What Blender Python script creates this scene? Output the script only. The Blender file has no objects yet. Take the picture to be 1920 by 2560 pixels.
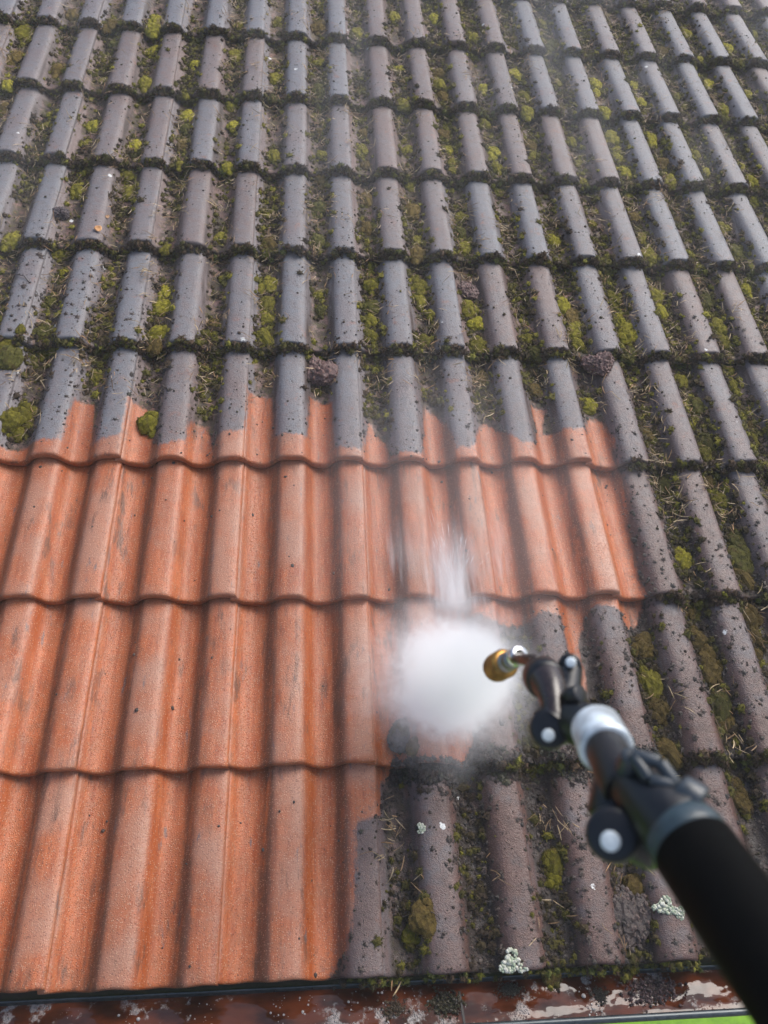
import bpy, math, random
import numpy as np
from mathutils import Matrix, Vector

S = bpy.context.scene
COL = S.collection
rng = np.random.default_rng(7)
random.seed(7)

# ------------------------------------------------------------------ camera, sky, sun, exposure
PITCH = math.radians(30)                        # roof pitch
CP, SP = math.cos(PITCH), math.sin(PITCH)
MR = np.array([[1, 0, 0], [0, CP, -SP], [0, SP, CP]])      # roof frame -> world
ROOF = Matrix(((1, 0, 0, 0), (0, CP, -SP, 0), (0, SP, CP, 0), (0, 0, 0, 1)))
FPX = 2070.067                                  # focal length in photo pixels (1920 x 2560)
RC = np.array([[0.99532529, -0.04616483, 0.0848315],
               [0.00407228, -0.85751863, -0.5144368],
               [0.09649348, 0.51237741, -0.85332198]])      # camera right / down / forward in roof frame
CR = np.array([0.45098181, -0.05157421, 1.72558152])        # camera position in roof frame
cam = bpy.data.cameras.new('camera')
cam_o = bpy.data.objects.new('camera', cam)
COL.objects.link(cam_o)
ax = (MR @ np.array([RC[0], -RC[1], -RC[2]]).T)
cl = MR @ CR
cam_o.matrix_world = Matrix([[*ax[i], cl[i]] for i in range(3)] + [[0, 0, 0, 1]])
cam.sensor_fit = 'VERTICAL'
cam.sensor_height = 36
cam.sensor_width = 27
cam.lens = 36 * FPX / 2560
cam.clip_start = 0.02
cam.clip_end = 500
cam.dof.use_dof = True
cam.dof.focus_distance = 1.95
cam.dof.aperture_fstop = 6.5
S.camera = cam_o

world = bpy.data.worlds.new('World')
S.world = world
world.use_nodes = True
wn = world.node_tree.nodes
wl = world.node_tree.links
bg = wn['Background']
sky = wn.new('ShaderNodeTexSky')
sky.sky_type = 'NISHITA'
sky.sun_disc = False
SUN_EL, SUN_AZ = math.radians(58), math.radians(70)         # azimuth clockwise from +Y
sky.sun_elevation = SUN_EL
sky.sun_rotation = SUN_AZ
sky.air_density = 1.0
sky.dust_density = 3.0
sky.ozone_density = 1.6
wl.new(sky.outputs[0], bg.inputs[0])
bg.inputs[1].default_value = 0.095

sun = bpy.data.lights.new('sun', 'SUN')
sun.energy = 1.5
sun.angle = math.radians(38)
sun.color = (1.0, 0.96, 0.9)
sun_o = bpy.data.objects.new('sun', sun)
COL.objects.link(sun_o)
sd = Vector((math.sin(SUN_AZ) * math.cos(SUN_EL), math.cos(SUN_AZ) * math.cos(SUN_EL), math.sin(SUN_EL)))
sun_o.rotation_euler = sd.to_track_quat('Z', 'Y').to_euler()

S.view_settings.view_transform = 'Standard'
S.view_settings.look = 'None'
S.view_settings.exposure = 1.07
S.view_settings.gamma = 1.0
S.cycles.volume_bounces = 24
S.cycles.max_bounces = 28
S.cycles.diffuse_bounces = 3
S.cycles.volume_step_rate = 1.0
S.cycles.use_denoising = True

# ------------------------------------------------------------------ helpers
W, G = 0.30, 0.38130842                          # tile cover width, gauge
TILT = 0.026                                     # fall of a tile's surface over one gauge
H = 0.040                                        # roll height


def px_roof(x, y, z=-0.015):
    """photo pixel -> point on the roof at height z (roof frame)"""
    x, y = np.asarray(x, float), np.asarray(y, float)
    d = np.stack([(x - 960) / FPX, (y - 1280) / FPX, np.ones_like(x)], -1) @ RC
    t = (z - CR[2]) / d[..., 2]
    return CR + d * t[..., None]


def px_world(x, y, depth):
    d = RC.T @ np.array([(x - 960) / FPX, (y - 1280) / FPX, 1.0])
    return Vector(MR @ (CR + d * depth))


def roof_px(P):
    q = (np.asarray(P, float) - CR) @ RC.T
    return 960 + FPX * q[..., 0] / q[..., 2], 1280 + FPX * q[..., 1] / q[..., 2], q[..., 2]


def shape(u):
    c = np.cos(2 * np.pi * (u - 0.40) / 0.5)
    return 0.5 * np.tanh(1.5 * (c + .22)) / math.tanh(1.5 * 1.22)         # -0.5 pan .. 0.5 crest


Z1 = H * float(shape(np.array(1.0)))


def prof(u):
    z = H * shape(u) - Z1
    lock = 0.0075 * (1 - np.clip((u - 0.035) / 0.05, 0, 1))  # recess under the neighbour's edge
    return z - lock


def surf(X, Y):
    n = np.floor(Y / G)
    s = Y - n * G
    u = X / W - np.floor(X / W)
    return prof(u) - TILT * s / G


def build(name, V, F, mat=None, parent=None, smooth=True, link=True):
    """V (n,3); F list of index arrays (m,3) / (m,4)"""
    me = bpy.data.meshes.new(name)
    V = np.asarray(V, np.float32)
    F = [np.asarray(f, np.int32) for f in (F if isinstance(F, list) else [F]) if len(f)]
    me.vertices.add(len(V))
    me.vertices.foreach_set('co', V.ravel())
    loops = np.concatenate([f.ravel() for f in F])
    tot = np.concatenate([np.full(len(f), f.shape[1], np.int32) for f in F])
    start = np.concatenate([[0], np.cumsum(tot)[:-1]]).astype(np.int32)
    me.loops.add(len(loops))
    me.loops.foreach_set('vertex_index', loops)
    me.polygons.add(len(tot))
    me.polygons.foreach_set('loop_start', start)
    me.polygons.foreach_set('loop_total', tot)
    me.polygons.foreach_set('use_smooth', np.full(len(tot), smooth))
    me.update(calc_edges=True)
    me.validate()
    if mat:
        me.materials.append(mat)
    if not link:
        return me
    o = bpy.data.objects.new(name, me)
    COL.objects.link(o)
    if parent:
        o.parent = parent
    return o


def fattr(me, name, vals):
    a = me.attributes.new(name, 'FLOAT', 'POINT')
    a.data.foreach_set('value', np.asarray(vals, np.float32).ravel())


def cattr(me, name, vals):
    a = me.attributes.new(name, 'FLOAT_COLOR', 'POINT')
    v = np.ones((len(vals), 4), np.float32)
    v[:, :3] = vals
    a.data.foreach_set('color', v.ravel())


def tag(o, label=None, cat=None, group=None, kind=None):
    if label:
        o['label'] = label
    if cat:
        o['category'] = cat
    if group:
        o['group'] = group
    if kind:
        o['kind'] = kind
    return o


def poly_sd(P, poly):
    """signed distance (positive inside) of points P (n,2) to polygon"""
    A, B = poly, np.roll(poly, -1, 0)
    d2 = np.full(len(P), 1e9)
    ins = np.zeros(len(P), bool)
    for a, b in zip(A, B):
        e = b - a
        w = P - a
        t = np.clip((w @ e) / max(e @ e, 1e-12), 0, 1)
        q = w - t[:, None] * e
        d2 = np.minimum(d2, (q * q).sum(1))
        c = (a[1] > P[:, 1]) != (b[1] > P[:, 1])
        with np.errstate(divide='ignore', invalid='ignore'):
            xx = a[0] + (P[:, 1] - a[1]) * e[0] / (e[1] if e[1] else 1e-12)
        ins ^= c & (P[:, 0] < xx)
    return np.where(ins, 1, -1) * np.sqrt(d2)


CLEAN_PX = [(-500, 1116), (0, 1114), (58, 1112), (75, 1106), (156, 1103), (165, 1054), (185, 990), (231, 995), (233, 1108), (301, 1096),
 (315, 1039), (324, 990), (370, 1010), (382, 1103), (399, 1119), (463, 1103), (477, 1045), (515, 1054), (532, 1117), (544, 1084),
 (611, 1079), (622, 970), (680, 981), (689, 1090), (770, 1094), (778, 984), (833, 999), (836, 1120), (903, 1138), (925, 1047), (970, 1114),
 (979, 1140), (1057, 1141), (1059, 1091), (1066, 1002), (1116, 1056), (1142, 1126), (1176, 1128), (1196, 1076), (1211, 1043), (1257, 1076),
 (1280, 1099), (1303, 1116), (1338, 1114), (1346, 1068), (1334, 1002), (1369, 1014), (1363, 1074), (1430, 1080), (1467, 1080), (1477, 1028),
 (1511, 1041), (1527, 1076), (1538, 1095), (1535, 1134), (1550, 1159), (1564, 1191), (1579, 1253), (1578, 1307), (1589, 1365), (1604, 1440),
 (1622, 1484), (1617, 1506), (1611, 1546), (1579, 1559), (1565, 1538), (1539, 1517), (1492, 1511), (1469, 1535), (1455, 1604), (1470, 1660),
 (1475, 1720), (1440, 1690), (1423, 1627), (1408, 1535), (1359, 1524), (1325, 1551), (1249, 1552), (1191, 1535), (1163, 1545), (1155, 1650), (1165, 1740),
 (1190, 1790), (1180, 1870), (1175, 1911), (1060, 1911), (990, 1911), (955, 1950), (950, 2030), (891, 2053), (885, 2094), (887, 2244),
 (874, 2325), (851, 2400), (828, 2440), (815, 2640), (-600, 2700)]
CLEAN = px_roof(*np.array(CLEAN_PX, float).T)[:, :2]


# ------------------------------------------------------------------ materials
class NT:
    def __init__(s, name):
        s.m = bpy.data.materials.new(name)
        s.m.use_nodes = True
        s.t = s.m.node_tree
        s.n = s.t.nodes
        s.b = s.n.get('Principled BSDF')
        s.out = s.n.get('Material Output')

    def link(s, a, b):
        s.t.links.new(a, b)

    def put(s, sock, v):
        if hasattr(v, 'is_output') or hasattr(v, 'links'):
            s.link(v, sock)
        elif isinstance(v, (int, float)) and hasattr(sock.default_value, '__len__'):
            sock.default_value = (v,) * len(sock.default_value)
        else:
            sock.default_value = v

    def attr(s, name, out='Fac'):
        n = s.n.new('ShaderNodeAttribute')
        n.attribute_name = name
        return n.outputs[out]

    def coord(s):
        return s.n.new('ShaderNodeTexCoord').outputs['Object']

    def math(s, op, a, b=0.0, c=0.0, clamp=False):
        n = s.n.new('ShaderNodeMath')
        n.operation = op
        n.use_clamp = clamp
        s.put(n.inputs[0], a)
        s.put(n.inputs[1], b)
        s.put(n.inputs[2], c)
        return n.outputs[0]

    def vmath(s, op, a, b):
        n = s.n.new('ShaderNodeVectorMath')
        n.operation = op
        s.put(n.inputs[0], a)
        s.put(n.inputs[1], b)
        return n.outputs[0]

    def noise(s, vec, scale, detail=3, rough=0.55, color=False):
        n = s.n.new('ShaderNodeTexNoise')
        s.put(n.inputs['Vector'], vec)
        n.inputs['Scale'].default_value = scale
        n.inputs['Detail'].default_value = detail
        n.inputs['Roughness'].default_value = rough
        return n.outputs['Color' if color else 'Fac']

    def voro(s, vec, scale, out='Distance'):
        n = s.n.new('ShaderNodeTexVoronoi')
        s.put(n.inputs['Vector'], vec)
        n.inputs['Scale'].default_value = scale
        return n.outputs[out]

    def step(s, v, lo, hi, a=0.0, b=1.0):
        n = s.n.new('ShaderNodeMapRange')
        n.interpolation_type = 'SMOOTHSTEP'
        s.put(n.inputs['Value'], v)
        for k, q in zip(('From Min', 'From Max', 'To Min', 'To Max'), (lo, hi, a, b)):
            n.inputs[k].default_value = q
        return n.outputs['Result']

    def mix(s, f, a, b):
        n = s.n.new('ShaderNodeMix')
        n.data_type = 'RGBA'
        s.put(n.inputs['Factor'], f)
        s.put(n.inputs['A'] if False else n.inputs[6], a if not isinstance(a, tuple) else (*a, 1))
        s.put(n.inputs[7], b if not isinstance(b, tuple) else (*b, 1))
        return n.outputs[2]

    def scale(s, vec, xyz):
        return s.vmath('MULTIPLY', vec, xyz)

    def bump(s, h, dist, strength=1.0, normal=None):
        n = s.n.new('ShaderNodeBump')
        s.put(n.inputs['Height'], h)
        n.inputs['Distance'].default_value = dist
        n.inputs['Strength'].default_value = strength
        if normal:
            s.link(normal, n.inputs['Normal'])
        return n.outputs['Normal']

    def set(s, **kw):
        for k, v in kw.items():
            k = k.replace('_', ' ')
            if isinstance(v, tuple) and len(v) == 3:
                v = (*v, 1)
            s.put(s.b.inputs[k], v)
        return s.m


def simple(name, col, rough=0.5, metal=0.0, bump=0.0, bscale=300, var=0.25, coat=0.0):
    t = NT(name)
    c = t.coord()
    n = t.noise(c, bscale * 0.3, 4)
    dark = tuple(x * (1 - var) for x in col)
    lite = tuple(min(1, x * (1 + var)) for x in col)
    t.set(Base_Color=t.mix(t.step(n, .3, .7), dark, lite), Roughness=t.step(n, .2, .8, max(0.02, rough - .1), min(1, rough + .1)), Metallic=metal, Coat_Weight=coat)
    if bump:
        t.link(t.bump(t.noise(c, bscale, 3), bump, 0.6), t.b.inputs['Normal'])
    return t.m


def tile_material():
    t = NT('roof_tile')
    info = t.n.new('ShaderNodeObjectInfo')
    off = t.math('MULTIPLY', info.outputs['Random'], 37.0)
    c = t.vmath('ADD', t.coord(), off)
    crest = t.attr('crest')
    rise = t.attr('rise')            # + on the left flank of a roll, - on the right flank
    clean_d = t.attr('clean')
    mud = t.attr('mud')
    streak = t.noise(t.scale(c, (95, 5, 95)), 1.0, 5, .6)
    streak2 = t.noise(t.scale(c, (40, 3.5, 40)), 1.0, 4, .6)
    med = t.noise(c, 45, 4, .6)
    big = t.noise(c, 9, 3)
    fine = t.noise(c, 520, 2, .6)
    grainv = t.n.new('ShaderNodeTexVoronoi')
    t.put(grainv.inputs['Vector'], c)
    grainv.inputs['Scale'].default_value = 300
    gd, gc = grainv.outputs['Distance'], grainv.outputs['Color']
    sep = t.n.new('ShaderNodeSeparateColor')
    t.link(gc, sep.inputs[0])
    gsel = sep.outputs[0]
    # cleaned concrete: orange body, left flanks browned by sand wear and painted shade, saturated run-off on right flanks
    body = t.mix(t.step(streak, .36, .66), (0.46, 0.128, 0.042), (0.31, 0.066, 0.015))
    body = t.mix(t.step(med, .35, .75), body, (0.34, 0.105, 0.038))
    body = t.mix(t.math('MULTIPLY', t.step(crest, .45, .95), t.step(big, .35, .7)), body, (0.36, 0.165, 0.100))  # paler peach crests: reflected sky put into the colour
    rust = t.math('MULTIPLY', t.step(t.math('MULTIPLY', rise, -1.0), .30, .95), t.step(t.math('ADD', streak2, t.math('MULTIPLY', t.math('SUBTRACT', big, .5), .6)), .40, .66))
    body = t.mix(t.math('MULTIPLY', rust, .85), body, (0.31, 0.060, 0.006))
    worn_shade = t.math('MULTIPLY', t.step(rise, .20, .8), t.step(t.math('ADD', streak2, t.math('MULTIPLY', med, .4)), .46, .76))  # sand wear together with the flank's shaded side, painted dark
    body = t.mix(t.math('MULTIPLY', worn_shade, .68), body, (0.075, 0.044, 0.030))
    grey = t.math('MULTIPLY', t.step(t.noise(t.scale(c, (60, 14, 60)), 1.0, 5, .65), .60, .70), t.step(big, .42, .58))
    body = t.mix(t.math('MULTIPLY', grey, .75), body, (0.11, 0.098, 0.098))
    grains = t.math('MULTIPLY', t.step(gd, .28, .42, 1, 0), t.step(gsel, .66, .74))
    body = t.mix(t.math('MULTIPLY', grains, .75), body, (0.50, 0.27, 0.16))
    dgr = t.math('MULTIPLY', t.step(gd, .28, .45, 1, 0), t.step(gsel, .26, .20))
    body = t.mix(t.math('MULTIPLY', dgr, .6), body, (0.14, 0.05, 0.03))
    stain = t.math('MULTIPLY', t.step(t.noise(t.scale(c, (34, 7, 34)), 1.0, 5, .7), .52, .66), t.step(t.noise(c, 5, 2), .42, .6))
    body = t.mix(t.math('MULTIPLY', stain, .75), body, (0.085, 0.045, 0.028))
    tone = t.n.new('ShaderNodeVectorMath')
    tone.operation = 'SCALE'
    t.link(body, tone.inputs[0])
    t.link(t.math('ADD', .86, t.math('MULTIPLY', info.outputs['Random'], .26)), tone.inputs['Scale'])
    body = tone.outputs[0]
    # uncleaned: grey lichen film and painted sky sheen on the rolls, pinkish brown pans, brown wet dirt low down
    roll = t.mix(t.step(med, .35, .7), (0.175, 0.173, 0.180), (0.185, 0.138, 0.126))
    roll = t.mix(t.step(big, .45, .75), roll, (0.175, 0.120, 0.108))
    roll = t.mix(t.step(t.math('ADD', crest, t.math('MULTIPLY', t.math('SUBTRACT', t.noise(c, 22, 3), .5), .5)), .98, .62), roll, (0.160, 0.108, 0.100))
    roll = t.mix(t.step(info.outputs['Random'], .25, .8), t.mix(.55, roll, (0.165, 0.172, 0.188)), t.mix(.45, roll, (0.165, 0.112, 0.095)))  # bluish sheen of the sky mixed into the roll colour, varying per tile
    blot = t.step(t.noise(c, 75, 5, .7), .54, .70)
    roll = t.mix(t.math('MULTIPLY', blot, .70), roll, (0.070, 0.050, 0.042))
    redp = t.math('MULTIPLY', t.step(t.noise(c, 28, 4, .65), .58, .70), t.step(big, .4, .6))
    roll = t.mix(t.math('MULTIPLY', redp, .6), roll, (0.26, 0.115, 0.078))
    rings = t.math('MULTIPLY', t.step(t.noise(c, 130, 3), .58, .66), t.step(t.noise(c, 17, 2), .5, .62))
    roll = t.mix(t.math('MULTIPLY', rings, .5), roll, (0.26, 0.25, 0.235))
    pan = t.mix(t.step(med, .4, .65), (0.165, 0.090, 0.072), (0.095, 0.060, 0.050))
    pan = t.mix(t.math('MULTIPLY', t.step(big, .5, .75), .6), pan, (0.26, 0.095, 0.052))
    alg = t.step(t.math('ADD', t.noise(c, 38, 5, .7), t.math('MULTIPLY', t.math('SUBTRACT', big, .5), .35)), .41, .54)
    pan = t.mix(t.math('MULTIPLY', alg, .85), pan, t.mix(t.step(t.noise(c, 60, 3), .45, .6), (0.042, 0.030, 0.018), (0.065, 0.056, 0.016)))
    dirty = t.mix(t.step(t.math('ADD', crest, t.math('MULTIPLY', t.math('SUBTRACT', med, .5), .5)), .20, .46), pan, roll)
    dirty = t.mix(t.math('MULTIPLY', t.step(t.math('ABSOLUTE', rise), .5, 1.0), t.step(streak2, .4, .6)), dirty, (0.055, 0.038, 0.032))
    brown = t.mix(t.step(med, .3, .7), (0.068, 0.034, 0.026), (0.120, 0.067, 0.054))
    brown = t.mix(t.math('MULTIPLY', t.step(crest, .62, .28), t.step(t.math('ADD', med, t.math('MULTIPLY', big, .5)), .32, .58)), brown, (0.020, 0.012, 0.009))
    dirty = t.mix(t.math('MULTIPLY', mud, t.step(t.math('ADD', big, t.math('MULTIPLY', med, .5)), .45, .85, .55, 1.0)), dirty, brown)
    spk = t.math('MULTIPLY', t.step(t.voro(c, 120), .10, .22, 1, 0), t.step(t.noise(c, 30, 2), .42, .58))
    dirty = t.mix(t.math('MULTIPLY', spk, .7), dirty, (0.035, 0.028, 0.024))
    wv = t.n.new('ShaderNodeTexVoronoi')
    t.put(wv.inputs['Vector'], t.vmath('ADD', c, t.scale(t.noise(c, 160, 2, .5, True), (.012, .012, .012))))
    wv.inputs['Scale'].default_value = 16
    ws = t.n.new('ShaderNodeSeparateColor')
    t.link(wv.outputs['Color'], ws.inputs[0])
    white = t.math('MULTIPLY', t.step(wv.outputs['Distance'], .085, .12, 1, 0), t.step(ws.outputs[1], .88, .90))
    dirty = t.mix(white, dirty, (0.62, 0.62, 0.60))
    # ragged wash line
    edge = t.math('ADD', clean_d, t.math('ADD', t.math('MULTIPLY', t.math('SUBTRACT', med, .5), .020), t.math('MULTIPLY', t.math('SUBTRACT', fine, .5), .016)))
    edge = t.math('ADD', edge, t.math('MULTIPLY', t.math('SUBTRACT', streak, .5), .030))
    cm = t.step(edge, -.005, .007)
    film = t.math('MULTIPLY', t.step(edge, .05, .0), t.step(t.noise(c, 110, 4, .7), .50, .62))
    body = t.mix(t.math('MULTIPLY', film, .5), body, (0.12, 0.085, 0.075))
    col = t.mix(cm, dirty, body)
    rough = t.math('ADD', t.math('ADD', t.math('MULTIPLY', fine, .30), t.math('MULTIPLY', t.math('MULTIPLY', alg, t.step(crest, .6, .3)), t.step(cm, 0, 1, .35, 0))), t.math('SUBTRACT', t.step(cm, 0, 1, .24, .22), t.math('MULTIPLY', t.math('MULTIPLY', mud, .10), t.step(med, .35, .6))))
    h = t.math('ADD', t.math('MULTIPLY', fine, .55), t.math('MULTIPLY', t.step(gd, 0, .5, 1, 0), .45))
    nb = t.bump(h, .0017, .9)
    nb = t.bump(t.math('MULTIPLY', t.noise(c, 190, 4, .65), t.step(cm, 0, 1, 1, .35)), .0022, .6, nb)
    t.set(Base_Color=col, Roughness=rough, Coat_Weight=t.math('ADD', .10, t.math('MULTIPLY', t.math('MULTIPLY', cm, t.step(crest, .5, 1.0)), .28)), Coat_Roughness=.30)
    t.b.inputs['Specular IOR Level'].default_value = .38
    t.link(nb, t.b.inputs['Normal'])
    t.link(t.bump(t.noise(c, 260, 3), .0022, .8), t.b.inputs['Coat Normal'])
    return t.m


def tint_material(name, rough=.85, src='col', spec=.3, nscale=420):
    """colour comes from a per-point attribute ('col') or from the object's own colour"""
    t = NT(name)
    if src == 'col':
        base = t.attr('col', 'Color')
    else:
        base = t.n.new('ShaderNodeObjectInfo').outputs['Color']
    c = t.coord()
    k = t.noise(c, nscale, 4, .65)
    mul = t.step(k, .25, .75, .45, 1.6)
    n = t.n.new('ShaderNodeVectorMath')
    n.operation = 'SCALE'
    t.link(base, n.inputs[0])
    t.link(mul, n.inputs['Scale'])
    t.set(Base_Color=n.outputs[0], Roughness=rough)
    t.b.inputs['Specular IOR Level'].default_value = spec
    t.link(t.bump(t.noise(c, nscale * 1.6, 3), .002 if src == 'col' else .08, .7), t.b.inputs['Normal'])
    return t.m


M_TILE = tile_material()
M_TINT = tint_material('plant_tint')
M_SOIL = tint_material('wet_soil', rough=.5, spec=.5, nscale=300)
M_STRAW = tint_material('dry_straw', rough=.55, nscale=80)


def moss_material():
    t = NT('moss')
    base = t.n.new('ShaderNodeObjectInfo').outputs['Color']
    c = t.coord()
    k = t.noise(c, 3.0, 5, .7)
    a = t.n.new('ShaderNodeVectorMath'); a.operation = 'SCALE'
    t.link(base, a.inputs[0]); t.link(t.step(k, .3, .7, .65, 1.55), a.inputs['Scale'])
    brown = t.step(t.noise(t.vmath('ADD', c, 5.0), 1.7, 3), .52, .70)
    col = t.mix(t.math('MULTIPLY', brown, .65), a.outputs[0], (0.060, 0.038, 0.018))
    t.set(Base_Color=col, Roughness=.9)
    t.b.inputs['Specular IOR Level'].default_value = .15
    t.link(t.bump(t.noise(c, 9, 4, .7), .002, .8), t.b.inputs['Normal'])
    return t.m


M_MOSS = moss_material()

# ------------------------------------------------------------------ setting: lawn far below, roof underlay
def lawn_material():
    t = NT('lawn')
    c = t.coord()
    n = t.noise(c, 3, 5, .7)
    n2 = t.noise(c, 40, 3, .6)
    col = t.mix(t.step(n, .35, .65), (0.05, 0.14, 0.006), (0.17, 0.34, 0.015))
    col = t.mix(t.step(n2, .4, .7), col, (0.15, 0.31, 0.014))
    t.set(Base_Color=col, Roughness=.9)
    return t.m


LZ = -2.9
tag(build('lawn', [(-15, -1.6, LZ), (15, -1.6, LZ), (15, 15, LZ), (-15, 15, LZ)], np.array([[0, 1, 2, 3]]), lawn_material()), kind='structure')
tag(build('bounce_ground', [(-15, -15, LZ - .03), (15, -15, LZ - .03), (15, -1.5, LZ - .03), (-15, -1.5, LZ - .03)], np.array([[0, 1, 2, 3]]), simple('bounce_ground', (.28, .27, .26), .8, bscale=60)), kind='structure')  # unseen grey ground, added to keep the bounce light neutral


def box(bm_v, bm_f, lo, hi):
    x0, y0, z0 = lo
    x1, y1, z1 = hi
    b = len(bm_v)
    bm_v += [(x0, y0, z0), (x1, y0, z0), (x1, y1, z0), (x0, y1, z0), (x0, y0, z1), (x1, y0, z1), (x1, y1, z1), (x0, y1, z1)]
    bm_f += [[b, b + 3, b + 2, b + 1], [b + 4, b + 5, b + 6, b + 7], [b, b + 1, b + 5, b + 4], [b + 1, b + 2, b + 6, b + 5], [b + 2, b + 3, b + 7, b + 6], [b + 3, b, b + 4, b + 7]]


JMIN, JMAX, NMAX = -3, 9, 11
v, f = [], []
box(v, f, (JMIN * W - .3, 0.07, -.22), (JMAX * W, NMAX * G, -.115))
deck = build('roof', v, np.array(f), simple('underlay', (0.02, 0.018, 0.016), .9), smooth=False)
deck.matrix_world = ROOF
tag(deck, kind='structure')

# ------------------------------------------------------------------ roof tiles, one object each
NU, NS = 68, 84
ORD = ['zeroth', 'first', 'second', 'third', 'fourth', 'fifth', 'sixth', 'seventh', 'eighth', 'ninth', 'tenth', 'eleventh', 'twelfth']


def tile_in_frame(j, n):
    """share of the exposed face of tile (j, n) that falls inside the picture"""
    gx, gy = np.meshgrid(np.linspace(j - .98, j - .02, 14) * W, (n - 1 + np.linspace(.02, .98, 14)) * G)
    x, y, d = roof_px(np.stack([gx, gy, surf(gx, gy)], -1))
    return float(((x > 0) & (x < 1920) & (y > 0) & (y < 2560)).mean())


def tile_mesh(j, n):
    r = np.random.default_rng(1000 + n * 40 + j)
    # across: hidden lock on the left, body, then the free right edge turned down
    u = np.concatenate([[-.05, -.012], np.linspace(0, 1, NU - 4), [1.0, 1.0]])
    zu = prof(np.clip(u, 0, 1))
    zu[-2] -= .004
    zu[-1] -= .0125
    zu[0] -= .006
    zu[1] -= .002
    xu = u * W
    xu[-2] += .0005
    # along: underside, nose face, rounded lip, then up the slope
    T = .023
    ss = [.05, .004, .0005, 0, 0, .0006, .0022, .0050, .009]
    dz = [-T - .002, -T, -T + .003, -T + .009, -.008, -.0045, -.0019, -.0005, 0]
    ss = np.concatenate([ss, np.linspace(.016, G + .07, NS - len(ss))])
    dz = np.concatenate([dz, np.zeros(NS - len(dz))])
    X, Sg = np.meshgrid(xu, ss)
    U = np.meshgrid(u, ss)[0]
    Z = zu[None, :] + dz[:, None] - TILT * Sg / G
    wob = .0007 * np.sin(U * 9 + r.uniform(0, 6)) * np.cos(Sg * 14 + r.uniform(0, 6))
    Z = Z + wob
    Sg = Sg + .0012 * np.sin(U * 23 + r.uniform(0, 6)) * np.exp(-Sg / .02)
    V = np.stack([X, Sg, Z], -1).reshape(-1, 3)
    a = np.arange(NS * NU).reshape(NS, NU)
    F = np.stack([a[:-1, :-1], a[:-1, 1:], a[1:, 1:], a[1:, :-1]], -1).reshape(-1, 4)
    me = build('roof_tile', V, F, M_TILE, link=False)
    uc = np.clip(U, 0, 1).ravel()
    sh = shape(uc)
    slope = (shape(uc + .004) - shape(uc - .004)) / .008
    PX = (j - 1) * W + V[:, 0]
    PY = (n - 1) * G + np.clip(V[:, 1], .0015, None)
    sdv = poly_sd(np.c_[PX, PY], CLEAN)
    sdv[:] = np.clip(sdv, -.3, .3)
    fattr(me, 'crest', sh + .5)
    fattr(me, 'rise', slope / np.abs(slope).max() * np.where(slope < 0, np.clip((uc - .03) / .06, 0, 1) * np.clip((.97 - uc) / .05, 0, 1), 1))
    fattr(me, 'clean', sdv)
    m = np.clip((1.75 - PY) / 1.3, 0, 1) * np.clip((PX - .2) / .6, .35, 1)
    fattr(me, 'mud', m)
    return me, sdv


first_in_row, vis = {}, {}
for n in range(1, NMAX + 1):
    for j in range(JMIN, JMAX + 1):
        vis[j, n] = tile_in_frame(j, n)
        if vis[j, n] > .04 and n not in first_in_row:
            first_in_row[n] = j
share_clean = {}
for n in range(1, NMAX + 1):
    for j in range(JMIN, JMAX + 1):
        me, sdv = tile_mesh(j, n)
        o = bpy.data.objects.new('roof_tile', me)
        COL.objects.link(o)
        jit = Matrix.Rotation(float(rng.normal(0, .0038)), 4, 'Z')
        o.matrix_world = ROOF @ Matrix.Translation(((j - 1) * W + float(rng.normal(0, .0007)), (n - 1) * G + float(rng.normal(0, .0020)), float(rng.normal(0, .0008)))) @ jit
        o['kind'] = 'thing'
        cs = share_clean[j, n] = float((sdv > 0).mean())
        if vis[j, n] > .04:
            k = j - first_in_row[n] + 1
            look = 'washed clean orange' if cs > .93 else ('half washed orange and grey' if cs > .12 else ('brown soiled' if n <= 3 else 'unwashed grey'))
            course = 'lowest course along the gutter' if n == 1 else f'{ORD[n]} course up'
            tag(o, f'{look} roof tile, {ORD[k]} from the left, {course}', 'roof tile', 'double roll roof tiles')
        else:
            tag(o, 'unwashed grey roof tile continuing the roof beyond the edge of the photo' if cs < .5 else 'washed orange roof tile continuing the roof beyond the edge of the photo', 'roof tile', 'double roll roof tiles')

# ------------------------------------------------------------------ growth and debris
def ico(sub):
    import bmesh
    bm = bmesh.new()
    bmesh.ops.create_icosphere(bm, subdivisions=sub, radius=1)
    V = np.array([v.co for v in bm.verts])
    F = np.array([[v.index for v in f.verts] for f in bm.faces])
    bm.free()
    return V, F


def lumpy(V, r, amp=.25, k=7):
    d = V / np.linalg.norm(V, axis=1)[:, None]
    s = np.ones(len(V))
    for _ in range(k):
        q = r.normal(size=3)
        q /= np.linalg.norm(q)
        s += amp * r.uniform(-.6, 1) * np.exp(-((1 - d @ q) / .18))
    return V * s[:, None]


def blades_on(P, N, r, length, width, spread=.6):
    """thin upright leaf triangles at points P with normals N"""
    n = len(P)
    d = N + spread * r.normal(size=(n, 3))
    d /= np.linalg.norm(d, axis=1)[:, None]
    t = np.cross(d, r.normal(size=(n, 3)))
    t /= np.linalg.norm(t, axis=1)[:, None] + 1e-9
    L = length * r.uniform(.5, 1.3, (n, 1))
    V = np.stack([P - t * width - d * .3 * L, P + t * width - d * .3 * L, P + d * L], 1).reshape(-1, 3)
    return V, np.arange(3 * n).reshape(n, 3)


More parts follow.
